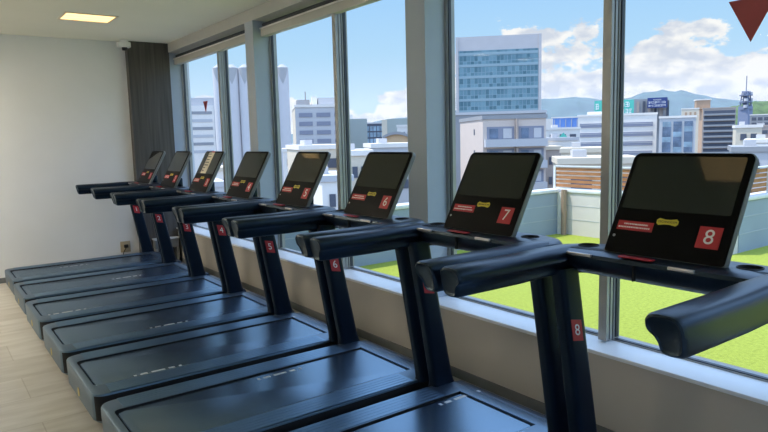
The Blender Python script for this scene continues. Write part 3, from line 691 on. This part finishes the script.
# white hospital-like office left of the second mullion
B = Bld(295, 122, 341, 134, 107.5, 18, f_pale, 'white_office', 'white five storey office with paired windows right of the silos', roofm=f_white, turn=4)
MB().box(-0.04, 0, 0, 18, 0, B.H).build('side_wall', f_cream, B.o)  # white side wall, its sunlight painted as cream
for j in range(7):
    zc = B.Z(113.5+j*8.7)
    for (a, b) in ((298.5, 312), (316, 330), (334, 340)):
        MB().box(B.X(a), B.X(b), -0.1, 0, zc-0.72, zc+0.08).build('window', f_recess, B.o)
B.rooftop(0.5, 3.0, 3, 8, 1.6, f_grey); B.rooftop(3.4, 4.4, 2, 5, 2.2, f_white); B.rooftop(4.6, 8.5, 2, 9, 1.9, f_pale); MB().tube([(2.2, 3, B.H+1.6), (2.2, 3, B.H+3.2)], 0.12, 6).build('aerial', f_grey, B.o)
# mid blocks behind second window
B = Bld(349, 145, 367, 150, 119, 10, f_sage, 'narrow_block', 'narrow sage grey block right of the second mullion'); MB().box(-0.9, 0, -0.2, 10, 0, B.H).build('lit_side', f_cream, B.o); B.rooftop(-0.5, 0.8, 2, 5, 1.0, f_white)  # cream slab paints the sunlight on the left side
B.grid(1.0, B.W-0.3, B.H-14, B.H-7.0, 2, 2, 0.6, 0.5, f_pale)
B = Bld(365, 230, 384, 236, 124, 12, f_slate, 'grid_office', 'blue glass grid office behind the narrow block', roofm=f_pale); B.grid(0.3, B.W-0.2, B.H-9.5, B.H-0.6, 5, 4, 0.8, 0.75, f_winl)
B = Bld(387, 190, 410, 197, 119, 12, f_sage, 'sage_block', 'sage green block left of the grey pier'); MB().box(-1.6, 0, -0.2, 12, 0, B.H-0.2).build('lit_side', f_cream, B.o)  # left side in cream, sunlight put into the colour
B = Bld(397, 150, 415, 153, 127, 10, f_white, 'small_white_house', 'small white house beside the sage green block', roofm=f_white); B.grid(0.3, B.W-0.2, B.H-2.6, B.H-0.8, 4, 1, 0.5, 0.6, f_grey)
# arched hall
P0 = pix(383, 150, 100); d = front_vec(383, 100, 422, 150, 0); Wd = d.length
o = empty('arched_hall', (P0.x, P0.y, GZ), math.atan2(d.y, d.x)); tag(o, 'hall with an orange front and grey arched roof left of the pier', 'hall')
zb, rise = pix(383, 147, 100).z-GZ, 1.9
prof = [(0, 0), (Wd, 0), (Wd, zb-1.0)]+[(Wd*(1-t/14), zb-1.0+(rise+1.0)*math.sin(math.pi*(0.10+0.62*t/14)) if True else 0) for t in range(0, 15)]
MB().loft([[(x, 0, z) for x, z in prof], [(x, 7, z) for x, z in prof]]).build('front_wall', f_orange, o)
arc = prof[3:]
rf = MB().loft([[(x, yy, z+0.02) for x, z in arc]+[(x, yy, z+0.45) for x, z in reversed(arc)] for yy in (-0.4, 7.4)]); rf.build('arched_roof', f_grey, o)

# low roofs and houses of the city floor
low = [  # a, Da, b, Db, ytop, depth, wall, roof, name, label
    (300, 70, 346, 76, 150, 12, f_cream, f_white, 'cream low building', 'cream low building behind the screen of treadmill five'),
    (346, 60, 372, 64, 156, 10, f_cream, f_white, 'cream house', 'cream flat roofed house right of the second mullion'),
    (372, 75, 420, 80, 148, 10, f_pale, f_white, 'pale low block', 'pale low block behind the screen of treadmill six'),
    (322, 52, 352, 54, 182, 8, f_white, f_pale, 'low white building', 'white low roof beside the post of the second mullion'),
    (283, 95, 300, 97, 152, 8, f_white, f_white, 'small white building', 'small white building under the silos by the second pier'),
    (205, 80, 232, 84, 172, 8, f_white, f_cream, 'white depot', 'white depot below the silos at the far window'),
    (196, 60, 226, 64, 188, 8, f_pale, f_pale, 'pale depot', 'pale depot roof low in the far window'),
    (546, 140, 580, 143, 130, 10, f_white, f_white, 'white roofed block', 'white roofed block right of the beige flats'),
    (548, 98, 578, 112, 141, 7, f_white, f_pale, 'white house', 'white house with a dark window row above the slat fence'),
    (545, 90, 562, 80, 150, 8, f_pink, f_cream, 'pinkish house', 'pinkish house right of the beige flats'),
    (561, 70, 612, 74, 153, 8, f_cream, f_cream, 'cream low block', 'cream low block above the slat fence'),
    (559, 52, 640, 55, 164.5, 6, f_cream, f_cream, 'flat roofed house', 'cream flat roofed house just above the slat fence'),
    (736, 110, 762, 114, 128, 9, f_cream, f_white, 'cream corner house', 'cream corner house below the telecom tower'),
    (745, 90, 800, 95, 143, 9, f_white, f_white, 'long white building', 'long white building at the right edge'),
    (733, 62, 800, 66, 152, 8, f_pale, f_grey, 'pale building', 'pale building below the long white one at the right edge'),
    (750, 190, 790, 194, 127, 9, f_pink, f_pink, 'red roofed house', 'reddish roofed house at the right edge'),
]
for (a, Da, b, Db, yt, dp, wm, rm, nm, lab) in low:
    B = Bld(a, Da, b, Db, yt, dp, wm, nm.replace(' ', '_'), lab, roofm=rm, turn=(a*7) % 11)
    nx = max(2, int(B.W/2.2)); B.grid(0.4, B.W-0.4, B.H-2.6, B.H-0.5, nx, 1, 0.6, 0.5, f_slate); B.grid(0.4, B.W-0.4, B.H-5.4, B.H-3.3, nx, 1, 0.6, 0.5, f_slate)
    B.rooftop(B.W*0.2, B.W*0.38, dp*0.3, dp*0.6, 1.1, f_pale)
B = Bld(551.5, 260, 580, 262, 118.5, 12, f_blue, 'blue_warehouse', 'bright blue warehouse above the white roofs', roofm=f_white)
for i in range(5): MB().box(1+i*B.W/5, 1.3+i*B.W/5, -0.15, 0, B.H-4, B.H-0.5).build('pilaster', f_pale, B.o)
B = Bld(545, 250, 553, 262, 119, 5, f_white, 'stair_tower', 'white stair tower at the left end of the blue warehouse')
B = Bld(560, 118, 566.5, 100, 137.5, 5, wallmat('shed_green', (0.07, 0.33, 0.22)), 'green_shed', 'small green gabled shed among white houses'); MB().add([(-0.2, -0.2, B.H), (B.W+0.2, -0.2, B.H), (B.W/2, -0.2, B.H+0.9), (-0.2, 5.2, B.H), (B.W+0.2, 5.2, B.H), (B.W/2, 5.2, B.H+0.9)], [(0, 1, 2), (3, 5, 4), (0, 2, 5, 3), (1, 4, 5, 2), (0, 3, 4, 1)]).build('gable_roof', f_green, B.o)
B = Bld(750, 330, 790, 336, 115.5, 15, f_grey, 'grid_flats', 'grey block of flats with a white grid right of the telecom tower', roofm=f_white); B.grid(0.5, B.W-0.5, B.H-14, B.H-0.5, 6, 5, 0.75, 0.6, f_slate)
# filler blocks farther out, standing in the gaps of the skyline
rnd = random.Random(11)
fill_l = ['far grey block on the skyline', 'far white block on the skyline', 'far cream block on the skyline']
for i in range(26):
    a = rnd.uniform(180, 780); D = 300+i*17; w = rnd.uniform(8, 22); k = i % 3
    B = Bld(a, D, a+w, D*rnd.uniform(1.0, 1.03), rnd.uniform(124, 131)+(384-a)*0.025+3, rnd.uniform(8, 12), (f_grey, f_white, f_cream)[k], 'distant_block', fill_l[k], group='distant blocks %s' % ('grey', 'white', 'cream')[k])
    for j in range(3): MB().box(0.5, B.W-0.5, -0.15, 0, B.H-2.5-j*3.2, B.H-1.2-j*3.2).build('window_row', f_slate, B.o)
tag(MB().box(-3000, 9000, -3000, 9000, GZ-1, GZ).build('ground', mat('city_ground', (0.20, 0.20, 0.20), 0.9, var=0.2, scale=0.03)), 'grey streets of the city far below', kind='structure')

# ------------------------------------------------------------------ hills
def ridge(name, label, prof, D, depth, m, seed):
    rnd = random.Random(seed); xs = [p[0] for p in prof]; n = 120; rows = 9; vs = []; fs = []
    def hy(x):
        for (xa, ya), (xb, yb) in zip(prof, prof[1:]):
            if xa <= x <= xb:
                t = (x-xa)/(xb-xa); t = t*t*(3-2*t); return ya+(yb-ya)*t
        return prof[-1][1]
    for j in range(rows):
        f = j/(rows-1); hf = math.sin(math.pi*min(1, f*1.0)*0.5 if f <= 1 else 0)
        for i in range(n+1):
            x = xs[0]+(xs[-1]-xs[0])*i/n; top_ = pix(x, hy(x), D); z = GZ+(top_.z-GZ)*hf*(1+0.06*math.sin(i*0.9+j)*(1-f)+(rnd.uniform(-0.012, 0.012)))
            dirv = Vector((top_.x, top_.y, 0)).normalized(); q = Vector((top_.x, top_.y, 0))-dirv*depth*(1-f); vs.append((q.x, q.y, z))
    for j in range(rows-1):
        for i in range(n): a = j*(n+1)+i; fs.append((a, a+1, a+n+2, a+n+1))
    # back slope down to the ground
    o = len(vs)
    for i in range(n+1):
        x, y, z = vs[(rows-1)*(n+1)+i]; dirv = Vector((x, y, 0)).normalized(); vs.append((x+dirv.x*depth, y+dirv.y*depth, GZ))
    for i in range(n): a = (rows-1)*(n+1)+i; fs.append((a, a+1, o+i+1, o+i))
    ob = MB().add(vs, fs).build(name, m, angle=180); tag(ob, label, 'mountain'); return ob
m_forest = mat('forest_far', (0.055, 0.095, 0.09), 0.95, var=0.3, scale=0.004)
m_hill = mat('forest_near', (0.075, 0.12, 0.040), 0.95, var=0.35, scale=0.02)
ridge('mountain', 'wide blue mountain ridge on the horizon', [(150, 150), (330, 132), (400, 118), (440, 112), (500, 106), (545, 99.5), (575, 97.5), (600, 100), (625, 99), (648, 92.5), (664, 90), (672, 92.5), (681, 90.5), (700, 95), (722, 99.5), (745, 101), (790, 103), (900, 110)], 9000, 2500, m_forest, 4)
ridge('hill', 'low green hill behind the telecom tower at the right', [(690, 124), (715, 114), (735, 106), (755, 101.5), (780, 101), (830, 110), (900, 121)], 1500, 500, m_hill, 5)
# summer haze lying over the far plain
hz = bpy.data.materials.new('haze'); hz.use_nodes = True; t = hz.node_tree; t.nodes.clear()
vsn = N('ShaderNodeVolumeScatter', t); vsn.inputs['Color'].default_value = (0.52, 0.60, 0.76, 1); vsn.inputs['Density'].default_value = 1/9500.0
o_ = N('ShaderNodeOutputMaterial', t); L(vsn.outputs[0], o_.inputs['Volume'], t)
cdir = Vector((math.sin(0.80), math.cos(0.80), 0)); cpos = cdir*4300
hb = MB().box(-1750, 1750, -7000, 7000, GZ+1, 330).build('haze', hz); hb.location = (cpos.x, cpos.y, 0); hb.rotation_euler.z = math.atan2(cdir.y, cdir.x)
tag(hb, 'thin blue haze in front of the mountains', 'haze', kind='stuff')
